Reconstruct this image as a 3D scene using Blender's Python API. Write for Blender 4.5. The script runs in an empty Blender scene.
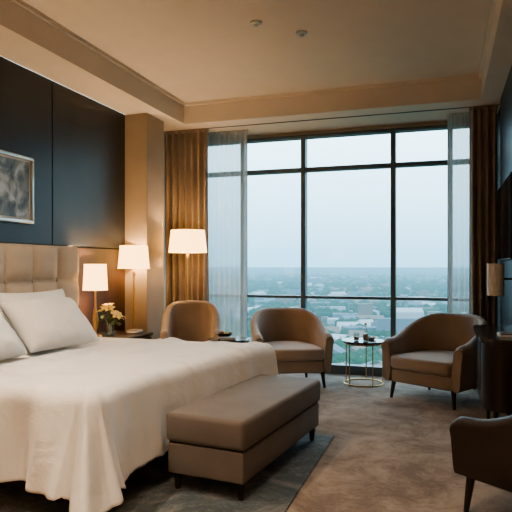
import bpy, bmesh, math, random
from mathutils import Vector, Matrix, noise
random.seed(7)
pi=math.pi
scene=bpy.context.scene
col=scene.collection

# ------------------------------------------------------------ materials
def new_mat(name):
    m=bpy.data.materials.new(name); m.use_nodes=True
    nt=m.node_tree
    return m,nt,nt.nodes['Principled BSDF']
def N(nt,t,**kw):
    n=nt.nodes.new(t)
    for k,v in kw.items(): setattr(n,k,v)
    return n
def mat(name,c,rough=.6,metal=0,var=0.0,vscale=6,bump=0.0,bscale=200,stretch=None,c2=None,sheen=0,spec=.5,coat=0,detail=4,bd=.005,dist=0):
    m,nt,b=new_mat(name)
    b.inputs['Roughness'].default_value=rough
    b.inputs['Metallic'].default_value=metal
    b.inputs['Specular IOR Level'].default_value=spec
    if sheen: b.inputs['Sheen Weight'].default_value=sheen
    if coat: b.inputs['Coat Weight'].default_value=coat; b.inputs['Coat Roughness'].default_value=.15
    tc=N(nt,'ShaderNodeTexCoord'); mp=N(nt,'ShaderNodeMapping')
    if stretch: mp.inputs['Scale'].default_value=stretch
    nt.links.new(tc.outputs['Object'],mp.inputs['Vector'])
    no=N(nt,'ShaderNodeTexNoise'); no.inputs['Scale'].default_value=vscale; no.inputs['Detail'].default_value=detail
    nt.links.new(mp.outputs[0],no.inputs['Vector'])
    r=N(nt,'ShaderNodeValToRGB')
    if c2 is None: c2=tuple(x*(1-var) for x in c); c1=tuple(min(1,x*(1+var)) for x in c)
    else: c1=c
    r.color_ramp.elements[0].position=.35; r.color_ramp.elements[1].position=.65
    r.color_ramp.elements[0].color=(*c2,1); r.color_ramp.elements[1].color=(*c1,1)
    nt.links.new(no.outputs['Fac'],r.inputs['Fac']); nt.links.new(r.outputs['Color'],b.inputs['Base Color'])
    if bump:
        n2=N(nt,'ShaderNodeTexNoise'); n2.inputs['Scale'].default_value=bscale; n2.inputs['Detail'].default_value=3; n2.inputs['Distortion'].default_value=dist
        nt.links.new(mp.outputs[0],n2.inputs['Vector'])
        bp=N(nt,'ShaderNodeBump'); bp.inputs['Strength'].default_value=bump; bp.inputs['Distance'].default_value=bd
        nt.links.new(n2.outputs['Fac'],bp.inputs['Height']); nt.links.new(bp.outputs[0],b.inputs['Normal'])
    return m

M_ceil=mat('ceiling_paint',(.75,.685,.61),.85,var=.015,bump=.05)
M_wall=mat('wall_paint',(.60,.54,.46),.85,var=.03,bump=.1)
M_column=mat('column_wallpaper',(.39,.325,.25),.75,var=.06,vscale=3,bump=.3,bscale=120)
M_slate=mat('slate_panel',(.032,.038,.046),.36,var=.15,vscale=2,bump=.04,bscale=60,stretch=(1,1,.3))
M_wood=mat('walnut_panel',(.085,.045,.025),.38,c2=(.045,.024,.014),vscale=5,stretch=(1,1,.15),bump=.05,bscale=60)
M_dark=mat('dark_wood',(.022,.014,.010),.35,var=.2,vscale=8,stretch=(1,1,.2))
M_seam=mat('seam_shadow_gap',(.006,.006,.006),.7)
M_frame=mat('window_aluminium',(.12,.15,.17),.45,metal=.2,var=.05)
M_drape=mat('taupe_drape',(.31,.25,.195),.85,var=.08,vscale=4,bump=.2,bscale=300,sheen=.2)
M_linen=mat('white_linen',(.93,.925,.92),.85,var=.01,vscale=2,bump=.4,bscale=5.5,sheen=.1,bd=.03,dist=1.2)
M_pillow=mat('pillow_cotton',(.93,.925,.91),.85,var=.01,vscale=4,bump=.45,bscale=7,bd=.02,dist=1.0)
M_head=mat('headboard_fabric',(.60,.50,.39),.8,var=.04,vscale=6,bump=.15,bscale=300)
M_base=mat('bed_base_fabric',(.05,.035,.025),.7,var=.1,bump=.2)
M_bench=mat('bench_fabric',(.175,.15,.135),.75,var=.07,vscale=5,bump=.2,bscale=220,sheen=.1)
M_chair=mat('chair_velvet',(.31,.24,.185),.7,var=.08,vscale=5,bump=.15,bscale=250,sheen=.3)
M_seat=mat('seat_cushion_fabric',(.38,.295,.23),.7,var=.06,vscale=5,bump=.15,bscale=250,sheen=.3)
M_deskchair=mat('brown_leather',(.030,.020,.016),.5,var=.15,vscale=5,bump=.1,bscale=120)
M_gold=mat('brushed_brass',(.62,.42,.19),.3,metal=1,var=.05)
M_silver=mat('silver_gilt',(.62,.60,.55),.35,metal=.9,var=.08)
M_black=mat('black_plastic',(.012,.012,.013),.3)
M_screen=mat('tv_screen_glass',(.006,.007,.009),.08,spec=.7)
M_greyshade=mat('grey_shade',(.78,.76,.73),.8,var=.04)
M_paper=mat('mat_board',(.75,.75,.72),.9)
M_leaf=mat('leaf_green',(.06,.17,.04),.5,var=.25,vscale=30)
M_petal=mat('petal_yellow',(.92,.70,.16),.5,c2=(.95,.85,.45),vscale=25)
M_ceramic=mat('white_ceramic',(.75,.73,.70),.2)
M_liquid=mat('amber_liquid',(.45,.20,.06),.15)
M_book=mat('book_cover',(.12,.10,.09),.5)
M_pages=mat('book_pages',(.7,.66,.58),.8)
M_top=mat('table_top_dark',(.03,.024,.02),.18,var=.1,coat=.4)

# glass
def glassmat(name,f=.06,tint=(1,1,1)):
    m,nt,b=new_mat(name); nt.nodes.remove(b)
    out=nt.nodes['Material Output']
    t=N(nt,'ShaderNodeBsdfTransparent'); t.inputs[0].default_value=(*tint,1)
    g=N(nt,'ShaderNodeBsdfGlossy'); g.inputs['Roughness'].default_value=.02
    mx=N(nt,'ShaderNodeMixShader'); mx.inputs[0].default_value=f
    nt.links.new(t.outputs[0],mx.inputs[1]); nt.links.new(g.outputs[0],mx.inputs[2]); nt.links.new(mx.outputs[0],out.inputs[0])
    return m
M_glass=glassmat('window_glass',.03,(.94,.99,1))
M_vglass=glassmat('clear_glass',.18,(.9,.94,.93))
# sheer
M_sheer,nt,b=new_mat('sheer_voile'); nt.nodes.remove(b)
t=N(nt,'ShaderNodeBsdfTransparent'); tl=N(nt,'ShaderNodeBsdfTranslucent'); df=N(nt,'ShaderNodeBsdfDiffuse')
tl.inputs[0].default_value=(.72,.71,.68,1); df.inputs[0].default_value=(.70,.66,.62,1)
a=N(nt,'ShaderNodeMixShader'); a.inputs[0].default_value=.5
c=N(nt,'ShaderNodeMixShader'); c.inputs[0].default_value=.58
nt.links.new(tl.outputs[0],a.inputs[1]); nt.links.new(df.outputs[0],a.inputs[2])
nt.links.new(t.outputs[0],c.inputs[1]); nt.links.new(a.outputs[0],c.inputs[2]); nt.links.new(c.outputs[0],nt.nodes['Material Output'].inputs[0])
# lit lamp shade
def shademat(name,c,s):
    m,nt,b=new_mat(name)
    b.inputs['Base Color'].default_value=(.8,.68,.5,1); b.inputs['Roughness'].default_value=.9
    b.inputs['Emission Color'].default_value=(*c,1); b.inputs['Emission Strength'].default_value=s
    return m
M_shade=shademat('lit_lampshade',(1,.56,.21),2.7)
M_bulb=shademat('lit_bulb',(1,.72,.42),12)
# carpet
def carpetmat(name,c1,c2,c3,sc):
    m,nt,b=new_mat(name); b.inputs['Roughness'].default_value=.95; b.inputs['Sheen Weight'].default_value=.15
    tc=N(nt,'ShaderNodeTexCoord'); no=N(nt,'ShaderNodeTexNoise'); no.inputs['Scale'].default_value=sc; no.inputs['Detail'].default_value=12; no.inputs['Roughness'].default_value=.82; no.inputs['Distortion'].default_value=.5
    nt.links.new(tc.outputs['Object'],no.inputs['Vector'])
    r=N(nt,'ShaderNodeValToRGB'); e=r.color_ramp.elements
    e[0].position=.42; e[0].color=(*c1,1); e[1].position=.58; e[1].color=(*c3,1); k=e.new(.5); k.color=(*c2,1)
    nt.links.new(no.outputs['Fac'],r.inputs[0]); nt.links.new(r.outputs[0],b.inputs['Base Color'])
    n2=N(nt,'ShaderNodeTexNoise'); n2.inputs['Scale'].default_value=110; nt.links.new(tc.outputs['Object'],n2.inputs['Vector'])
    bp=N(nt,'ShaderNodeBump'); bp.inputs['Strength'].default_value=.8; bp.inputs['Distance'].default_value=.01
    nt.links.new(n2.outputs[0],bp.inputs['Height']); nt.links.new(bp.outputs[0],b.inputs['Normal'])
    return m
M_carpet=carpetmat('carpet_taupe',(.185,.138,.105),(.28,.215,.165),(.38,.30,.24),2.4)
M_rug=carpetmat('rug_slate',(.06,.085,.10),(.12,.145,.16),(.24,.24,.24),2.8)
# painting
M_art,nt,b=new_mat('painting_canvas'); b.inputs['Roughness'].default_value=.7
tc=N(nt,'ShaderNodeTexCoord'); no=N(nt,'ShaderNodeTexNoise'); no.inputs['Scale'].default_value=5.5; no.inputs['Detail'].default_value=6; no.inputs['Distortion'].default_value=1.2
nt.links.new(tc.outputs['Object'],no.inputs['Vector'])
r=N(nt,'ShaderNodeValToRGB'); e=r.color_ramp.elements
e[0].position=.32; e[0].color=(.05,.09,.14,1); e[1].position=.66; e[1].color=(.56,.68,.78,1); k=e.new(.46); k.color=(.17,.26,.36,1); k=e.new(.56); k.color=(.32,.42,.50,1)
nt.links.new(no.outputs['Fac'],r.inputs[0]); nt.links.new(r.outputs[0],b.inputs['Base Color'])

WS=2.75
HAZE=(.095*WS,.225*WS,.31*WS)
def hazemat(name,build,dist=3100):  # aerial haze painted into the material as emission growing with distance
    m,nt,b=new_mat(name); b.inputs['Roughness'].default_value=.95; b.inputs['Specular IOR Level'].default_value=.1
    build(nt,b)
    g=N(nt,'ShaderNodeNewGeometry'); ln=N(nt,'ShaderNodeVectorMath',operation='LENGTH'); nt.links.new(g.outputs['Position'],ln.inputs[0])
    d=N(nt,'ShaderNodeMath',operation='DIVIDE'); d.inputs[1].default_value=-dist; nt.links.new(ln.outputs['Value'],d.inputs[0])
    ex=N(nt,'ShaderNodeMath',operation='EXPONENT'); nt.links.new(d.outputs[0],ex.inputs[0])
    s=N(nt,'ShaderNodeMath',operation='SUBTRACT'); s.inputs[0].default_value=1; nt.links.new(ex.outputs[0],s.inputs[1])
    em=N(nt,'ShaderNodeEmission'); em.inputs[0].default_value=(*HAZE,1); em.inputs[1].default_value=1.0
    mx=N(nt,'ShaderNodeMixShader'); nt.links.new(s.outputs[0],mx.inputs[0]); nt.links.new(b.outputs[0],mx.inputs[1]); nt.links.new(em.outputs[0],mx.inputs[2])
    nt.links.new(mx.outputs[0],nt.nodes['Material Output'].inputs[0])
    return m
def g_ground(nt,b):
    tc=N(nt,'ShaderNodeTexCoord'); no=N(nt,'ShaderNodeTexNoise'); no.inputs['Scale'].default_value=.006; no.inputs['Detail'].default_value=8; no.inputs['Roughness'].default_value=.7
    nt.links.new(tc.outputs['Object'],no.inputs['Vector'])
    r=N(nt,'ShaderNodeValToRGB'); e=r.color_ramp.elements
    e[0].position=.38; e[0].color=(.015,.045,.028,1); e[1].position=.70; e[1].color=(.15,.19,.17,1); k=e.new(.5); k.color=(.03,.07,.04,1); k=e.new(.58); k.color=(.06,.11,.07,1)
    nt.links.new(no.outputs[0],r.inputs[0]); nt.links.new(r.outputs[0],b.inputs['Base Color'])
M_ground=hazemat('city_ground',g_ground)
def const(c):
    def f(nt,b): b.inputs['Base Color'].default_value=(*c,1)
    return f
def g_tree(nt,b):
    tc=N(nt,'ShaderNodeTexCoord'); no=N(nt,'ShaderNodeTexNoise'); no.inputs['Scale'].default_value=.03
    nt.links.new(tc.outputs['Object'],no.inputs['Vector'])
    r=N(nt,'ShaderNodeValToRGB'); r.color_ramp.elements[0].color=(.010,.034,.018,1); r.color_ramp.elements[1].color=(.040,.090,.035,1)
    nt.links.new(no.outputs[0],r.inputs[0]); nt.links.new(r.outputs[0],b.inputs['Base Color'])
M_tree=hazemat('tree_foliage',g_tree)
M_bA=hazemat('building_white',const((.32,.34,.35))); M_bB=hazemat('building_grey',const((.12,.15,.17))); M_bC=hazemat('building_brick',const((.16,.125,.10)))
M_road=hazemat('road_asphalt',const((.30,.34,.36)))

# ------------------------------------------------------------ mesh builder
class MB:
    def __init__(s): s.v=[];s.f=[];s.m=[];s.mats=[]
    def mi(s,m):
        if m not in s.mats: s.mats.append(m)
        return s.mats.index(m)
    def add(s,vs,fs,m,M=None):
        o=len(s.v); k=s.mi(m)
        for v in vs:
            v=Vector(v); s.v.append(M@v if M else v)
        for f in fs: s.f.append([i+o for i in f]); s.m.append(k)
    def addbm(s,bm,m,M=None):
        bm.verts.index_update()
        s.add([v.co.copy() for v in bm.verts],[[v.index for v in f.verts] for f in bm.faces],m,M); bm.free()
    def box(s,lo,hi,m,bev=0,seg=3,M=None):
        bm=bmesh.new(); bmesh.ops.create_cube(bm,size=1)
        lo=Vector(lo);hi=Vector(hi);c=(lo+hi)/2;d=hi-lo
        for v in bm.verts: v.co=Vector((v.co.x*d.x,v.co.y*d.y,v.co.z*d.z))+c
        if bev: bmesh.ops.bevel(bm,geom=bm.edges[:],offset=bev,segments=seg,profile=.5,affect='EDGES')
        s.addbm(bm,m,M)
    def lathe(s,prof,m,c=(0,0,0),n=40,capb=False,capt=False,M=None):
        vs=[];fs=[]
        for r,z in prof:
            for i in range(n):
                a=2*pi*i/n; vs.append((c[0]+r*math.cos(a),c[1]+r*math.sin(a),c[2]+z))
        for j in range(len(prof)-1):
            for i in range(n):
                k=(i+1)%n; fs.append([j*n+i,j*n+k,(j+1)*n+k,(j+1)*n+i])
        if capb: fs.append(list(range(n))[::-1])
        if capt: fs.append([(len(prof)-1)*n+i for i in range(n)])
        s.add(vs,fs,m,M)
    def tube(s,pts,r,m,n=10,closed=False,M=None,radii=None):
        pts=[Vector(p) for p in pts]; L=len(pts); vs=[];fs=[]
        for i,p in enumerate(pts):
            if closed: t=pts[(i+1)%L]-pts[i-1]
            else: t=pts[min(i+1,L-1)]-pts[max(i-1,0)]
            t.normalize()
            up=Vector((0,0,1)) if abs(t.z)<.9 else Vector((1,0,0))
            x=t.cross(up).normalized(); y=x.cross(t)
            rr=radii[i] if radii else r
            for k in range(n):
                a=2*pi*k/n; vs.append(p+x*rr*math.cos(a)+y*rr*math.sin(a))
        R=L if closed else L-1
        for i in range(R):
            for k in range(n):
                j=(i+1)%L; q=(k+1)%n
                fs.append([i*n+k,i*n+q,j*n+q,j*n+k])
        if not closed: fs.append(list(range(n))); fs.append([(L-1)*n+k for k in range(n)])
        s.add(vs,fs,m,M)
    def grid(s,fn,nu,nv,m,M=None):
        vs=[fn(i/nu,j/nv) for i in range(nu+1) for j in range(nv+1)]
        fs=[[i*(nv+1)+j,(i+1)*(nv+1)+j,(i+1)*(nv+1)+j+1,i*(nv+1)+j+1] for i in range(nu) for j in range(nv)]
        s.add(vs,fs,m,M)
    def sphere(s,c,r,m,sc=(1,1,1),u=16,v=10):
        bm=bmesh.new(); bmesh.ops.create_uvsphere(bm,u_segments=u,v_segments=v,radius=r)
        for q in bm.verts: q.co=Vector((q.co.x*sc[0]+c[0],q.co.y*sc[1]+c[1],q.co.z*sc[2]+c[2]))
        s.addbm(bm,m)
    def make(s,name,loc=(0,0,0),rz=0,parent=None,sharp=38,weld=False,recalc=True):
        me=bpy.data.meshes.new(name); me.from_pydata([tuple(v) for v in s.v],[],s.f)
        for m in s.mats: me.materials.append(m)
        me.polygons.foreach_set('material_index',s.m)
        if recalc:
            bm=bmesh.new(); bm.from_mesh(me)
            if weld: bmesh.ops.remove_doubles(bm,verts=bm.verts,dist=1e-5)
            bmesh.ops.recalc_face_normals(bm,faces=bm.faces); bm.to_mesh(me); bm.free()
        me.polygons.foreach_set('use_smooth',[True]*len(me.polygons))
        try: me.set_sharp_from_angle(angle=math.radians(sharp))
        except Exception: pass
        me.update()
        o=bpy.data.objects.new(name,me); col.objects.link(o); o.location=loc; o.rotation_euler=(0,0,rz)
        if parent: o.parent=parent
        return o
def empty(name,loc=(0,0,0),rz=0):
    o=bpy.data.objects.new(name,None); col.objects.link(o); o.location=loc; o.rotation_euler=(0,0,rz); o.empty_display_size=.1
    return o

# ------------------------------------------------------------ room shell
XL=-3.22; XR=.52; XR2=1.10; YW=6.7; YB=-1.6; ZC=2.85; ZT=3.08
b=MB(); b.box((XL-.2,YB-.1,-.12),(XR2+.2,YW+.12,0),M_carpet); b.make('floor')
b=MB(); b.box((XL-.2,YB-.1,ZT),(XR2+.2,YW+.12,ZT+.1),M_ceil); b.make('ceiling')
TX0=-2.8; TX1=.33; TY0=.2; TY1=5.92
b=MB()
b.box((XL,YB,ZC),(TX0,YW,ZT),M_ceil); b.box((TX1,YB,ZC),(XR2,YW,ZT),M_ceil)
b.box((TX0,TY1,ZC),(TX1,YW,ZT),M_ceil); b.box((TX0,YB,ZC),(TX1,TY0,ZT),M_ceil)
b.make('trim_1')
b=MB()
for d,z0,z1 in ((.03,ZT-.03,ZT),):
    b.box((TX0,TY0,z0),(TX0+d,TY1,z1),M_ceil); b.box((TX1-d,TY0,z0),(TX1,TY1,z1),M_ceil)
    b.box((TX0+d,TY1-d,z0),(TX1-d,TY1,z1),M_ceil); b.box((TX0+d,TY0,z0),(TX1-d,TY0+d,z1),M_ceil)
b.make('trim_2')
b=MB(); b.box((XL-.2,YB,0),(XL-.03,YW,ZC),M_wall)
b.box((XL-.03,YB,0),(XL-.012,5.36,ZC),M_seam)
ys=[YB,-.58,.61,1.8,2.98,4.17,5.36]
for i in range(len(ys)-1):
    b.box((XL-.03,ys[i]+.004,1.43),(XL,ys[i+1]-.004,ZC),M_slate,.003,1)
    b.box((XL-.03,ys[i]+.004,.0),(XL,ys[i+1]-.004,1.422),M_wood,.003,1)
b.make('wall_left')
b=MB(); b.box((XL-.03,5.36,0),(-2.96,5.74,ZC),M_column,.004,1); b.make('column')
b=MB(); b.box((XL-.03,5.345,0),(-2.945,5.755,.10),M_dark,.003,1); b.make('baseboard_left')
b=MB(); b.box((XL-.2,YW,2.8),(XR2+.2,YW+.12,ZT),M_wall); b.box((XL-.2,YW,0),(-3.02,YW+.12,2.8),M_wall); b.box((.47,YW,0),(XR2+.2,YW+.12,2.8),M_wall)
b.make('wall_far')
b=MB(); b.box((XL-.2,YB-.1,0),(XR2+.2,YB,ZT),M_wall); b.make('wall_near')
b=MB(); b.box((XR2,YB,0),(XR2+.2,YW,ZC),M_wall); b.make('wall_right')
b=MB()
b.box((XR,3.96,0),(XR2,YW,ZC),M_seam)
for a0,a1 in ((3.96,4.78),(4.79,5.98)):
    b.box((XR-.02,a0,.08),(XR,a1,ZC),M_slate,.003,1)
b.make('wall_media')
w=empty('window_1',(0,YW,0))
b=MB()
def fr(x0,x1,z0,z1,d=.06): b.box((x0,-d,z0),(x1,.06,z1),M_frame,.004,1)
fr(-3.02,.47,0.0,.10); fr(-3.02,.47,2.765,2.8)
fr(-3.02,.47,2.368,2.415,.05); fr(-3.02,.47,.866,.898,.05)
for x in (-3.0,-2.36,-1.6,-.56,.05,.44): fr(x-.028,x+.028,.10,2.765,.055)
b.make('frame',parent=w)
b=MB(); b.add([(-3.02,.03,.1),(.47,.03,.1),(.47,.03,2.75),(-3.02,.03,2.75)],[[0,1,2,3]],M_glass); b.make('glass',parent=w)

# ------------------------------------------------------------ curtains
def curtain(name,x0,x1,y,amp,folds,m,ph=0,z1=2.845,z0=.012,th=.004):
    b=MB(); W=x1-x0
    def fn(u,v):
        z=z1+(z0-z1)*v
        k=.75+.25*v
        u2=u+.012*math.sin(u*folds*4.3+v*2)*v
        a=math.sin(u2*folds*2*pi+ph+.35*math.sin(v*3+u*5))
        a=math.copysign(abs(a)**.8,a)
        x=W*u2+ (noise.noise(Vector((u*7,v*2,ph)))*.012)*v
        yy=amp*k*a+noise.noise(Vector((u*9,v*2.5,ph+5)))*.02*v
        return (x,yy,z)
    b.grid(fn,int(folds*16),30,m)
    b.box((-.005,-.014,z1-.03),(W+.005,.014,z1),m)
    return b.make(name,(x0,y,0),sharp=80,recalc=False)
curtain('curtain',-3.19,-2.62,6.18,.048,7,M_drape,.4)
curtain('curtain',.23,.49,6.18,.045,4,M_drape,1.2)
curtain('sheer_curtain',-2.72,-2.2,6.38,.03,8,M_sheer,0)
curtain('sheer_curtain',.02,.38,6.38,.03,6,M_sheer,2)
b=MB(); b.box((-3.2,-.01,2.845),(XR-.005,.01,2.85),M_dark); b.make('curtain_track',(0,6.18,0))

# ------------------------------------------------------------ bed
bed=empty('bed',(0.004,0,0.013))
b=MB()
hy0,hy1,hz0,hz1=2.28,4.42,.25,1.41
b.box((XL,hy0,hz0-.25),(XL+.09,hy1,hz1),M_head,.02,3)
nc,nr=7,4; cw=(hy1-hy0-.02)/nc; rh=(hz1-hz0-.02)/nr
def tuft(u,v):
    y=hy0+.01+u*(hy1-hy0-.02); z=hz0+.01+v*(hz1-hz0-.02)
    a=abs(math.sin(pi*u*nc)); c_=abs(math.sin(pi*v*nr))
    d=.055*(min(1,a*1.25)*min(1,c_*1.25))**.38
    return (XL+.078+d,y,z)
b.grid(tuft,nc*14,nr*12,M_head)
for i in range(1,nc):
    for j in range(1,nr):
        b.sphere((XL+.095,hy0+.01+i*cw,hz0+.01+j*rh),.014,M_head,(.6,1,1),10,6)
b.make('headboard',parent=bed,sharp=60)
b=MB(); b.box((XL+.1,2.50,.05),(-1.78,4.20,.30),M_base,.02,2)
for x in (-3.0,-1.9):
    for y in (2.58,4.12): b.box((x-.04,y-.04,0.0),(x+.04,y+.04,.06),M_dark)
b.make('bed_base',parent=bed)
b=MB(); b.box((XL+.14,2.42,.30),(-1.74,4.27,.585),M_linen,.06,4); b.make('mattress',parent=bed)
# duvet
SX0=-3.05; S=1.38; T0=2.42; T1=4.26; R=.085; Ld=.52; SH=.33
def fallpos(e):
    q=R*pi/2
    if e<q: th=e/R; return R*math.sin(th),R*(1-math.cos(th))
    return R+(e-q)*.07, R+(e-q)*.985
ND=36
def ridge(v,w):
    return math.exp(-(v/w)**2)
sv=[('t',i/110*S) for i in range(111)]+[('d',(k+1)/ND*Ld) for k in range(ND)]
tv=[('n',(ND-k)/ND*Ld) for k in range(ND)]+[('t',i/130*(T1-T0)) for i in range(131)]+[('d',(k+1)/ND*Ld) for k in range(ND)]
vs=[];fs=[]
for sk,sval in sv:
    for tk,tval in tv:
        bx=S if sk=='d' else sval; ex=sval if sk=='d' else 0
        by=0 if tk=='n' else ((T1-T0) if tk=='d' else tval)
        ey=tval if tk in 'nd' else 0; sg=-1 if tk=='n' else 1
        e=max(ex,ey)
        wx=SX0+bx; wy=T0+by
        shear=SH*(max(0,(wy-2.35))/1.91)**1.8*min(1,(max(0,bx))/S)
        z=.632+.012*noise.noise(Vector((wx*1.8,wy*1.8,0)))
        n1=noise.noise(Vector((wx*1.6+wy*.9,wy*2.0-wx*.8,2)))
        n2=noise.noise(Vector((wx*2.4-wy*1.1,wy*1.3+wx*1.4,9)))
        z+=.012*ridge(n1,.07)*min(1,bx*1.5)+.009*ridge(n2-.1,.06)*min(1,bx*1.2)
        z+=.022*math.exp(-((bx-.75-.03*math.sin(wy*3))/.05)**2)
        if e>0:
            ph=math.atan2(ey,ex); dx,dy=math.cos(ph),math.sin(ph)*sg
            if ex==0: dx,dy=0,sg
            if ey==0: dx,dy=1,0
            cor=math.sin(2*ph) if (ex and ey) else 0
            e2=e*(1+.10*cor)
            h,dn=fallpos(e2)
            P=Vector((wx*3.6+dx*1.8,wy*3.6+dy*1.8,e*.6))
            fo=noise.noise(P)*.9+.9*noise.noise(P*2.2+Vector((3,1,0)))
            g=min(1,e/Ld)
            if sk=='d' and tk=='n': amp=.11*math.sin(ph)+.045*math.cos(ph)
            elif tk=='n': amp=.11
            elif sk=='d': amp=.04
            else: amp=.05
            h+=fo*amp*g**1.1
            if tk=='n': h+=.22*g**1.3*cor
            else: h+=.04*g*cor
            if tk=='t' and sk=='d': h+=.10*g**1.2*math.exp(-(wy-T0)/.13)
            if sk=='t' and tk=='n': h+=.05*g**1.2*math.exp(-(S-bx)/.2)
            h=max(h,.01*min(1,e*10))
            wx+=dx*h; wy+=dy*h; z-=dn
            z+=.02*g*noise.noise(Vector((wx*2,wy*2,7)))
        wx+=shear
        vs.append((wx,wy,max(z,.045)))
nv=len(tv)
for i in range(len(sv)-1):
    for j in range(nv-1): fs.append([i*nv+j,(i+1)*nv+j,(i+1)*nv+j+1,i*nv+j+1])
b=MB(); b.add(vs,fs,M_linen); o=b.make('duvet',parent=bed,sharp=180)
md=o.modifiers.new('thick','SOLIDIFY'); md.thickness=.012; md.offset=-1

def pillow(name,w,h,t,loc,tilt,rz,m=M_pillow,seed=0):
    b=MB()
    M=Matrix.Rotation(rz,4,'Z')@Matrix.Rotation(-tilt,4,'Y')
    for sgn in (1,-1):
        def fn(u,v):
            x=2*u-1; y=2*v-1
            ed=(max(0,1-abs(x)**3.2)*max(0,1-abs(y)**3.2))**.5
            px=x*(1-.06*(1-y*y)*1.0*(abs(x)**3)) ; py=y*(1-.08*(1-x*x)*(abs(y)**3))
            n=noise.noise(Vector((x*2.2+seed,y*2.2,sgn*2)))*.16+noise.noise(Vector((x*5+seed,y*3.5,sgn)))*.09
            return M@Vector((sgn*t/2*ed*(1+n),px*w/2,py*h/2))
        b.grid(fn,44,34,m)
    return b.make(name,loc,weld=True,sharp=180)
ti=math.radians
pillow('pillow',.78,.44,.16,(-2.94,3.64,.855),ti(18),0,seed=1)
pillow('pillow',.70,.44,.19,(-2.72,3.52,.835),ti(42),ti(-6),seed=5)
pillow('pillow',.78,.44,.16,(-2.94,2.76,.855),ti(18),0,seed=9)
pillow('pillow',.70,.44,.19,(-2.72,2.76,.835),ti(42),ti(4),seed=12)

# ------------------------------------------------------------ bench (foot of the bed)
b=MB(); bw,bl=.49,1.27
b.box((0,0,.27),(bw,bl,.43),M_bench,.028,4)
b.box((.012,.012,.095),(bw-.012,bl-.012,.262),M_bench,.012,3)
b.box((.02,.02,.255),(bw-.02,bl-.02,.275),M_base)
for x in (.05,bw-.05):
    for y in (.06,bl-.06): b.lathe([(.016,0),(.026,.10)],M_dark,(x,y,0),16,True,True)
b.make('bench',(-1.475,2.865,.012),ti(-6.4))
b=MB(); b.box((0,0,0),(1.98,1.9,.012),M_rug,.004,2); b.make('rug',(-2.75,2.28,0))

# ------------------------------------------------------------ barrel armchairs
def barrel(name,loc,rz,mo,ms,hb=.78,ha=.56,w=.37,dep=.36,base=.16,seat=.41,sq=2.3,th=.085,leg=M_dark):
    b=MB()
    pts=[]
    nS=10
    for i in range(nS): pts.append((-w,-dep+ (dep+.0)*i/nS))
    nA=36
    for i in range(nA+1):
        a=pi-pi*i/nA; cx,sy=math.cos(a),math.sin(a)
        x=math.copysign(abs(cx)**(2/sq),cx)*w; y=(abs(sy)**(2/sq))*dep
        pts.append((x,y))
    for i in range(nS): pts.append((w,0-(dep)*(i+1)/nS))
    L=[0]
    for i in range(1,len(pts)): L.append(L[-1]+math.dist(pts[i],pts[i-1]))
    tot=L[-1]; vs=[];fs=[]; prof_n=None
    for i,(x,y) in enumerate(pts):
        p0=Vector(pts[max(0,i-1)]); p1=Vector(pts[min(len(pts)-1,i+1)]); t=(p1-p0).normalized(); n=Vector((-t.y,t.x))
        u=abs(L[i]/tot-.5)*2
        s=1-min(1,max(0,(u-.18)/.72)); s=s*s*(3-2*s)
        H=ha+(hb-ha)*s
        if u>.93: H-=.035*((u-.93)/.07)**2
        T=th*(1-.15*s)
        pr=[(-T/2+.02,base),(0+T/2-.022,base),(T/2-.012,base+.02)]
        for k in range(1,5): z=base+.02+(H-T/2-base-.02)*k/5; pr.append((T/2-.012+.022*(z-base)/(H-base)*1.4,z))
        off=.02
        for k in range(9):
            a=pi*k/8; pr.append((off+T/2*math.cos(a),H-T/2+T/2*math.sin(a)))
        for k in range(1,4): z=H-T/2-(H-T/2-.28)*k/4; pr.append((-T/2+off*(1-k/4),z))
        pr.append((-T/2+.0,.28)); prof_n=len(pr)
        for d,z in pr: vs.append((x+n.x*d,y+n.y*d,z))
    for i in range(len(pts)-1):
        for k in range(prof_n):
            q=(k+1)%prof_n; fs.append([i*prof_n+k,(i+1)*prof_n+k,(i+1)*prof_n+q,i*prof_n+q])
    fs.append(list(range(prof_n))); fs.append([(len(pts)-1)*prof_n+k for k in range(prof_n)])
    b.add(vs,fs,mo)
    def dplan(ww,dd,front,n=28):
        o=[(-ww,front+.03),(-ww+.03,front),(ww-.03,front),(ww,front+.03)]
        for i in range(n+1):
            a=pi*i/n; cx,sy=math.cos(a),math.sin(a)
            o.append((math.copysign(abs(cx)**(2/sq),cx)*ww,(abs(sy)**(2/sq))*dd))
        return o
    def slab(pl,z0,z1,r,m,crown=0):
        n=len(pl); vs=[];fs=[]; cyy=sum(p[1] for p in pl)/n
        rings=[]
        for k in range(5): a=pi/2*k/4; rings.append((r*(1-math.sin(a)),z0+r*(1-math.cos(a))))
        for k in range(5): a=pi/2*k/4; rings.append((r*(1-math.cos(a)),z1-r+r*math.sin(a)))
        for ins,z in rings:
            for x,y in pl:
                d=Vector((x,y-cyy)); l=d.length; d=d*(1-ins/l); vs.append((d.x,d.y+cyy,z))
        for f_ in (.66,.33):
            for x,y in pl: vs.append(((x)*f_,(y-cyy)*f_+cyy,z1+crown*(1-f_*f_)))
        R_=len(rings)+2
        for j in range(R_-1):
            for i in range(n): q=(i+1)%n; fs.append([j*n+i,j*n+q,(j+1)*n+q,(j+1)*n+i])
        fs.append(list(range(n))[::-1]); fs.append([(R_-1)*n+i for i in range(n)])
        b.add(vs,fs,m)
    slab(dplan(w-.035,dep-.04,-dep+.0),base,.285,.015,mo)
    slab(dplan(w-th/2-.004,dep-th/2-.004,-dep-.035),.288,seat,.035,ms,.018)
    for sx in (-1,1):
        for sy,yy in ((-1,-dep+.05),(1,dep-.10)):
            x=sx*(w-.05 if sy<0 else w-.10)
            b.tube([(x+sx*.02,yy+sy*.02,0),(x,yy,base+.02)],.02,leg,12,radii=[.013,.024])
    return b.make(name,loc,rz,sharp=50)
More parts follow.
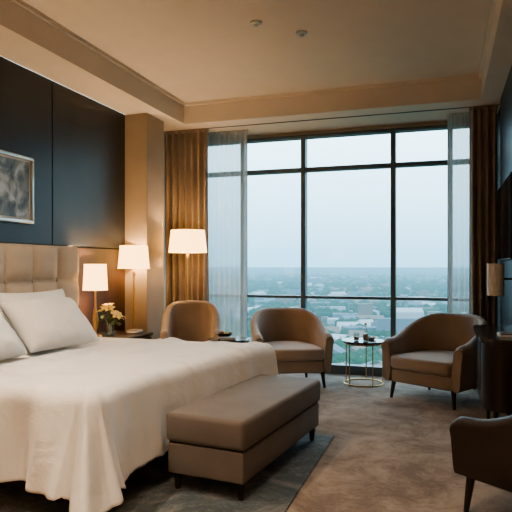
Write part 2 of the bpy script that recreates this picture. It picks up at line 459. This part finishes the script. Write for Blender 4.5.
barrel('armchair',(-1.60,5.97,0),ti(27),M_chair,M_seat,w=.345,dep=.34)
barrel('armchair',(-.05,5.72,0),ti(-30),M_chair,M_seat,w=.355,dep=.345)
barrel('armchair',(-2.455,5.36,0),ti(24),M_chair,M_seat,hb=.88,ha=.62,w=.24,dep=.25,sq=2.8)
barrel('desk_chair',(.535,3.17,0),ti(-128),M_deskchair,M_deskchair,hb=.71,ha=.50,base=.2,seat=.42,w=.34,dep=.34)

# ------------------------------------------------------------ tables
b=MB(); r=.225
b.lathe([(0.001,.435),(r-.008,.435),(r,.441),(r,.453),(r-.006,.459),(0.001,.459)],M_top,n=56)
b.tube([( (r-.02)*math.cos(2*pi*i/48),(r-.02)*math.sin(2*pi*i/48),.007) for i in range(48)],.007,M_gold,8,True)
b.tube([( (r-.02)*math.cos(2*pi*i/48),(r-.02)*math.sin(2*pi*i/48),.428) for i in range(48)],.007,M_gold,8,True)
for i in range(5):
    a=2*pi*i/5+.3; x,y=(r-.02)*math.cos(a),(r-.02)*math.sin(a); b.tube([(x,y,.005),(x,y,.43)],.006,M_gold,8)
b.make('side_table',(-.83,6.19,0))
b=MB(); b.lathe([(.001,0),(.028,0),(.03,.01),(.03,.10),(.012,.135),(.011,.17)],M_vglass,n=24); b.lathe([(.001,.004),(.026,.006),(.026,.075),(.001,.075)],M_liquid,n=24)
b.lathe([(.013,.165),(.013,.19),(.001,.19)],M_gold,n=20); b.make('glass_bottle',(-.80,6.14,.459))
b=MB(); b.lathe([(.001,0),(.028,0),(.034,.08),(.032,.08),(.026,.004),(.001,.004)],M_vglass,n=24); b.lathe([(.001,.005),(.026,.006),(.029,.04),(.001,.04)],M_liquid,n=24); b.make('drinking_glass',(-.90,6.16,.459))
b=MB(); b.lathe([(.001,0),(.03,0),(.05,.012),(.06,.03),(.057,.03),(.046,.014),(.001,.006)],M_ceramic,n=28); b.make('small_dish',(-.76,6.27,.459))

b=MB()
b.lathe([(.001,.545),(.185,.545),(.192,.552),(.192,.572),(.185,.58),(.001,.58)],M_top,n=48)
b.lathe([(.016,.02),(.016,.54)],M_dark,n=16); b.lathe([(.001,0),(.15,0),(.15,.012),(.03,.03),(.001,.03)],M_dark,n=36)
b.make('pedestal_table',(-1.90,4.97,0))
b=MB(); b.lathe([(.001,0),(.03,0),(.06,.02),(.075,.045),(.072,.045),(.056,.024),(.001,.008)],M_dark,n=28)
b.sphere((.02,0,.035),.025,M_petal); b.sphere((-.025,.01,.035),.026,M_liquid); b.make('fruit_bowl',(-1.96,5.02,.58))
b=MB(); b.box((0,0,0),(.14,.10,.004),M_book); b.box((.003,.003,.004),(.137,.097,.018),M_pages); b.box((0,0,.018),(.14,.10,.022),M_book); b.make('book',(-1.93,4.83,.58),.3)

def nightstand(loc):
    b=MB()
    b.box((0,0,.57),(.48,.60,.60),M_dark,.005,2)
    b.box((.01,.012,.12),(.455,.588,.57),M_dark,.004,1)
    for z0,z1 in ((.135,.345),(.355,.56)):
        b.box((.452,.02,z0),(.47,.58,z1),M_dark,.003,1); b.tube([(.485,.22,(z0+z1)/2),(.485,.38,(z0+z1)/2)],.005,M_gold,8)
        for y in (.23,.37): b.tube([(.465,y,(z0+z1)/2),(.487,y,(z0+z1)/2)],.004,M_gold,6)
    for x in (.04,.43):
        for y in (.04,.56): b.tube([(x,y,0),(x,y,.125)],.018,M_dark,10,radii=[.012,.02])
    b.make('nightstand',loc)
nightstand((XL+.01,4.47,0)); nightstand((XL+.01,1.60,0))

# ------------------------------------------------------------ lamps
def point(name,loc,e,rad=.03,c=(1,.65,.35),parent=None):
    l=bpy.data.lights.new(name,'POINT'); l.energy=e; l.color=c; l.shadow_soft_size=rad
    o=bpy.data.objects.new(name,l); col.objects.link(o); o.location=loc
    if parent: o.parent=parent
    return o
def shade(b,z0,z1,r0,r1,m=M_shade):
    b.lathe([(r0,z0),(r1,z1),(r1-.004,z1),(r0-.004,z0),(r0,z0)],m,n=48)
    for z,rr in ((z0,r0),(z1,r1)): b.tube([(rr*math.cos(2*pi*i/48),rr*math.sin(2*pi*i/48),z) for i in range(48)],.003,m,6,True)
    for a in (0,2*pi/3,4*pi/3): b.tube([(0,0,z1-.03),(r1*.98*math.cos(a),r1*.98*math.sin(a),z1-.008)],.002,M_gold,5)
def tablelamp(loc,e):
    p=empty('table_lamp',loc); b=MB()
    b.lathe([(.001,0),(.06,0),(.062,.008),(.055,.016),(.014,.022),(.012,.05),(.022,.09),(.03,.15),(.02,.22),(.010,.27),(.008,.42),(.008,.60),(.001,.60)],M_gold,n=28)
    b.make('base',parent=p); b=MB(); shade(b,.43,.665,.112,.10); b.make('shade',parent=p)
    b=MB(); b.sphere((0,0,.53),.025,M_bulb); b.make('bulb',parent=p)
    point('glow',(0,0,.57),e,.03,parent=p)
tablelamp((XL+.155,4.58,.60),24); tablelamp((XL+.165,1.95,.60),24)
def floorlamp(loc,z0,z1,r0,r1,e,arm=False):
    p=empty('floor_lamp',loc); b=MB()
    b.lathe([(.001,0),(.115,0),(.118,.01),(.112,.02),(.02,.03),(.009,.04),(.009,z1-.05),(.001,z1-.05)],M_gold,n=36)
    b.lathe([(.001,z0-.07),(.018,z0-.07),(.02,z0-.03),(.012,z0-.01)],M_gold,n=16)
    if arm: b.tube([(0,0,z0-.12),(.03,-.04,z0-.14),(.045,-.06,z0-.20)],.004,M_gold,8); b.sphere((.045,-.06,z0-.21),.01,M_gold)
    b.make('stand',parent=p); b=MB(); shade(b,z0,z1,r0,r1); b.make('shade',parent=p)
    b=MB(); b.sphere((0,0,(z0+z1)/2-.02),.028,M_bulb); b.make('bulb',parent=p)
    point('glow',(0,0,(z0+z1)/2),e,.03,parent=p)
floorlamp((-3.03,5.21,0),1.225,1.455,.16,.14,22,True)
floorlamp((-2.69,5.78,0),1.40,1.64,.21,.185,22)
b=MB()
b.box((.118,-.035,1.10),(.13,.035,1.20),M_black,.003,1); b.tube([(.12,0,1.15),(.03,0,1.15),(0,0,1.15)],.008,M_black,10)
b.lathe([(.062,1.02),(.062,1.27),(.059,1.27),(.059,1.02),(.062,1.02)],M_greyshade,n=36); b.lathe([(.001,1.14),(.06,1.15)],M_black,n=24); b.sphere((0,0,1.18),.02,M_ceramic)
b.make('wall_sconce',(.37,4.84,0))

b=MB(); b.box((-.035,0,0),(0,1.15,.66),M_black,.004,1); b.box((-.037,.012,.012),(-.034,1.138,.648),M_screen)
b.make('television',(XR-.021,4.72,1.30))

# console
b=MB()
def rplan(x0,y0,y1,r,n=10):
    o=[(XR-.022,y0)]
    for i in range(n+1): a=-pi/2-pi/2*i/n; o.append((x0+r+r*math.cos(a),y0+r+r*math.sin(a)))
    for i in range(n+1): a=pi-pi/2*i/n; o.append((x0+r+r*math.cos(a),y1-r+r*math.sin(a)))
    o.append((XR-.022,y1)); return o
def prism(pl,z0,z1,m):
    n=len(pl); vs=[(x,y,z0) for x,y in pl]+[(x,y,z1) for x,y in pl]
    b.add(vs,[[i,(i+1)%n,n+(i+1)%n,n+i] for i in range(n)]+[list(range(n))[::-1],[n+i for i in range(n)]],m)
prism(rplan(.21,4.0,5.02,.15),.745,.775,M_top)
prism(rplan(.235,4.03,4.99,.14),.30,.745,M_dark)
for y in (4.35,4.67): b.box((.231,y-.002,.38),(.238,y+.002,.73),M_seam)
for x in (.32,.47):
    for y in (4.14,4.88): b.tube([(x,y,0),(x,y,.31)],.016,M_dark,10,radii=[.011,.018])
b.make('console_table')
b=MB(); b.box((0,0,0),(.14,.20,.014),M_paper,.003,1); b.box((.01,.02,.014),(.12,.16,.022),M_book,.002,1); b.make('notepad',(.34,4.15,.775))

# ------------------------------------------------------------ picture
b=MB(); py0,py1,pz0,pz1=2.98,3.90,1.59,2.13; f=.03
b.box((0,0,0),(.012,py1-py0,pz1-pz0),M_silver)
W=py1-py0;H=pz1-pz0
for lo,hi in (((0,0,0),(.035,W,f)),((0,0,H-f),(.035,W,H)),((0,0,f),(.035,f,H-f)),((0,W-f,f),(.035,W,H-f))): b.box(lo,hi,M_silver,.006,2)
b.box((.012,f,f),(.016,W-f,H-f),M_paper); b.box((.016,f+.015,f+.015),(.018,W-f-.015,H-f-.015),M_art)
b.make('framed_picture',(XL,py0,pz0))

# ------------------------------------------------------------ flowers
b=MB()
b.lathe([(.001,0),(.036,0),(.042,.01),(.046,.06),(.034,.11),(.042,.135),(.040,.135),(.031,.11),(.042,.06),(.038,.012),(.001,.008)],M_vglass,n=32)
b.lathe([(.001,.009),(.037,.012),(.041,.055),(.001,.06)],M_vglass,n=28)
random.seed(3)
for k in range(11):
    a=2*pi*k/11+random.uniform(-.3,.3); rr=random.uniform(.02,.10); h=random.uniform(.20,.31)-rr*.5
    tip=Vector((rr*math.cos(a),rr*math.sin(a),h))
    mid=Vector((tip.x*.35,tip.y*.35,h*.6))
    b.tube([(-tip.x*.15,-tip.y*.15,.012),mid,tip],.0025,M_leaf,6)
    if k%4!=3:
        ax=(tip-mid).normalized(); q=Vector((0,0,1)).rotation_difference(ax).to_matrix().to_4x4()
        Mx=Matrix.Translation(tip)@q
        for p in range(6):
            Rz=Matrix.Rotation(2*pi*p/6+k,4,'Z')
            def pet(u,v):
                l=u; wd=math.sin(pi*min(1,l*.92+.05))**.8*.016
                return (.004+.055*math.sin(l*1.35),(v-.5)*2*wd,.045*l-.03*l*l*l*1.1+abs(v-.5)*.006)
            b.grid(pet,6,2,M_petal,Mx@Rz)
        b.sphere(tuple(tip+ax*.012),.006,M_liquid,(1,1,1),8,6)
    for q in range(2):
        t0=mid.lerp(tip,.3+.35*q); d=Vector((math.cos(a+2.2*q-.8),math.sin(a+2.2*q-.8),.25)).normalized(); sd=d.cross(Vector((0,0,1))).normalized()
        def lf(u,v): return t0+d*(.07*u)+sd*((v-.5)*.026*math.sin(pi*u))+Vector((0,0,-.04*u*u))
        b.grid(lf,6,2,M_leaf)
b.make('flower_vase',(-2.90,4.57,.60),sharp=180,recalc=False)
b=MB(); b.box((0,0,0),(.11,.15,.012),M_book,.002,1); b.box((.005,.005,.012),(.105,.145,.03),M_pages); b.box((0,0,.03),(.11,.15,.034),M_book,.002,1); b.make('book',(-2.90,4.84,.601),.1)

# ------------------------------------------------------------ ceiling devices + added fill downlights
for x,y in ((-1.35,4.11),(-1.07,4.40)):
    b=MB(); b.lathe([(.001,0),(.045,0),(.042,-.012),(.02,-.018),(.012,-.03),(.018,-.036),(.001,-.036)],M_silver,n=28); b.make('sprinkler_head',(x,y,ZT))
def fill_downlight(x,y,z,e,ang=95):
    p=empty('unseen_fill_downlight',(x,y,z)); b=MB()
    b.lathe([(.032,-.001),(.05,-.001),(.052,-.005),(.045,-.009),(.034,-.006),(.032,-.001)],M_ceramic,n=32); b.lathe([(.001,-.002),(.032,-.002)],M_bulb,n=28); b.make('fitting',parent=p)
    l=bpy.data.lights.new('fill_beam','SPOT'); l.energy=e; l.color=(1,.78,.56); l.spot_size=math.radians(ang); l.spot_blend=.8; l.shadow_soft_size=.05
    o=bpy.data.objects.new('fill_beam',l); col.objects.link(o); o.location=(0,0,-.02); o.parent=p
for x,y,e_ in ((-2.3,1.2,85),(-1.2,1.2,55),(-2.3,2.6,80),(-.6,2.6,35)): fill_downlight(x,y,ZT,e_,120)  # out-of-view ceiling spots, added as warm fill for bed and floor
floorlamp((-2.6,-1.1,0),1.39,1.65,.215,.19,70)  # unseen lamp behind the camera, added as room fill
floorlamp((.3,-1.1,0),1.39,1.65,.215,.19,65)  # second added fill lamp behind the camera, brightens drape and chair fronts

# ------------------------------------------------------------ outside
GZ=-72
b=MB(); b.add([(-26000,15,GZ),(26000,15,GZ),(26000,30000,GZ),(-26000,30000,GZ)],[[0,1,2,3]],M_ground); b.make('ground',recalc=False)
random.seed(11)
b=MB()
for k in range(800):
    y=360*math.exp(random.random()*2.6); x=y*random.uniform(-.85,.4)
    s=1+.5*(y>1500)
    w,d,h=random.uniform(10,42)*s,random.uniform(9,26)*s,random.uniform(4,11)*(1+.6*(random.random()<.08)*2)
    M=Matrix.Translation((x,y,GZ))@Matrix.Rotation(random.choice((.25,.25,.6,1.2)),4,'Z')
    m=random.choice((M_bA,M_bB,M_bB,M_bC))
    hw,hd=w/2,d/2
    vs=[(-hw,-hd,0),(hw,-hd,0),(hw,hd,0),(-hw,hd,0),(-hw,-hd,h),(hw,-hd,h),(hw,hd,h),(-hw,hd,h)]
    fs=[[0,1,5,4],[1,2,6,5],[2,3,7,6],[3,0,4,7],[4,5,6,7]]
    if k%2:
        vs+=[(-hw,0,h+d*.22),(hw,0,h+d*.22)]; fs=fs[:4]+[[4,5,9,8],[6,7,8,9],[5,6,9],[7,4,8]]
    b.add(vs,fs,m,M)
bm=bmesh.new(); bmesh.ops.create_icosphere(bm,subdivisions=1,radius=1); iv=[v.co.copy() for v in bm.verts]; bm.verts.index_update(); jf=[[v.index for v in f.verts] for f in bm.faces]; bm.free()
for k in range(8500):
    y=340*math.exp(random.random()*2.5); x=y*random.uniform(-.85,.4)
    if noise.noise(Vector((x*.004,y*.004,0)))<-.12: continue
    r=random.uniform(4,9)*(1+.5*(y>1500)); 
    b.add([(x+v.x*r*random.uniform(.9,1.2),y+v.y*r,GZ+r*.55+v.z*r*.85) for v in iv],jf,M_tree)
b.make('city_buildings_and_trees',sharp=60,recalc=False)
b=MB()
def road(fn,w,n=60):
    P=[Vector(fn(i/n)) for i in range(n+1)]
    vs=[]
    for i,p in enumerate(P):
        t=(P[min(n,i+1)]-P[max(0,i-1)]).normalized(); s=Vector((t.y,-t.x))*w/2
        vs+=[(p.x-s.x,p.y-s.y,GZ+.6),(p.x+s.x,p.y+s.y,GZ+.6)]
    b.add(vs,[[2*i,2*i+1,2*i+3,2*i+2] for i in range(n)],M_road)
road(lambda t:(-40-60*math.sin(t*2.6)-260*t*t,330+1500*t),26)
road(lambda t:(-900+1500*t,640+160*math.sin(t*3)),16)
road(lambda t:(-1200+2200*t,1150-120*t),18)
road(lambda t:(-260+140*t+90*t*t,340+900*t),13)
b.make('roads',recalc=False)

# ------------------------------------------------------------ world
wd=bpy.data.worlds.new('World'); scene.world=wd; wd.use_nodes=True; nt=wd.node_tree
bg=nt.nodes['Background']; tc=N(nt,'ShaderNodeTexCoord'); sp=N(nt,'ShaderNodeSeparateXYZ'); rp=N(nt,'ShaderNodeValToRGB')
nt.links.new(tc.outputs['Generated'],sp.inputs[0]); nt.links.new(sp.outputs['Z'],rp.inputs[0]); nt.links.new(rp.outputs[0],bg.inputs[0])
e=rp.color_ramp.elements
e[0].position=0; e[0].color=(.18,.37,.50,1); e[1].position=1; e[1].color=(.42,.64,.90,1)
for p,c in ((.03,(.22,.42,.55)),(.09,(.32,.54,.67)),(.16,(.43,.67,.79)),(.25,(.58,.81,.92)),(.4,(.70,.88,.98))):
    k=e.new(p); k.color=(*c,1)
bg.inputs[1].default_value=WS

# ------------------------------------------------------------ camera
cd=bpy.data.cameras.new('Camera'); cam=bpy.data.objects.new('Camera',cd); col.objects.link(cam)
cam.location=(0,0,1.25); cam.rotation_euler=(ti(90),0,ti(18.2)); cd.lens=40.5; cd.sensor_width=36; cd.shift_y=.0195; cd.clip_end=60000; cd.clip_start=.05
scene.camera=cam
scene.view_settings.view_transform='AgX'
scene.view_settings.look='AgX - Medium High Contrast'
scene.view_settings.exposure=.72
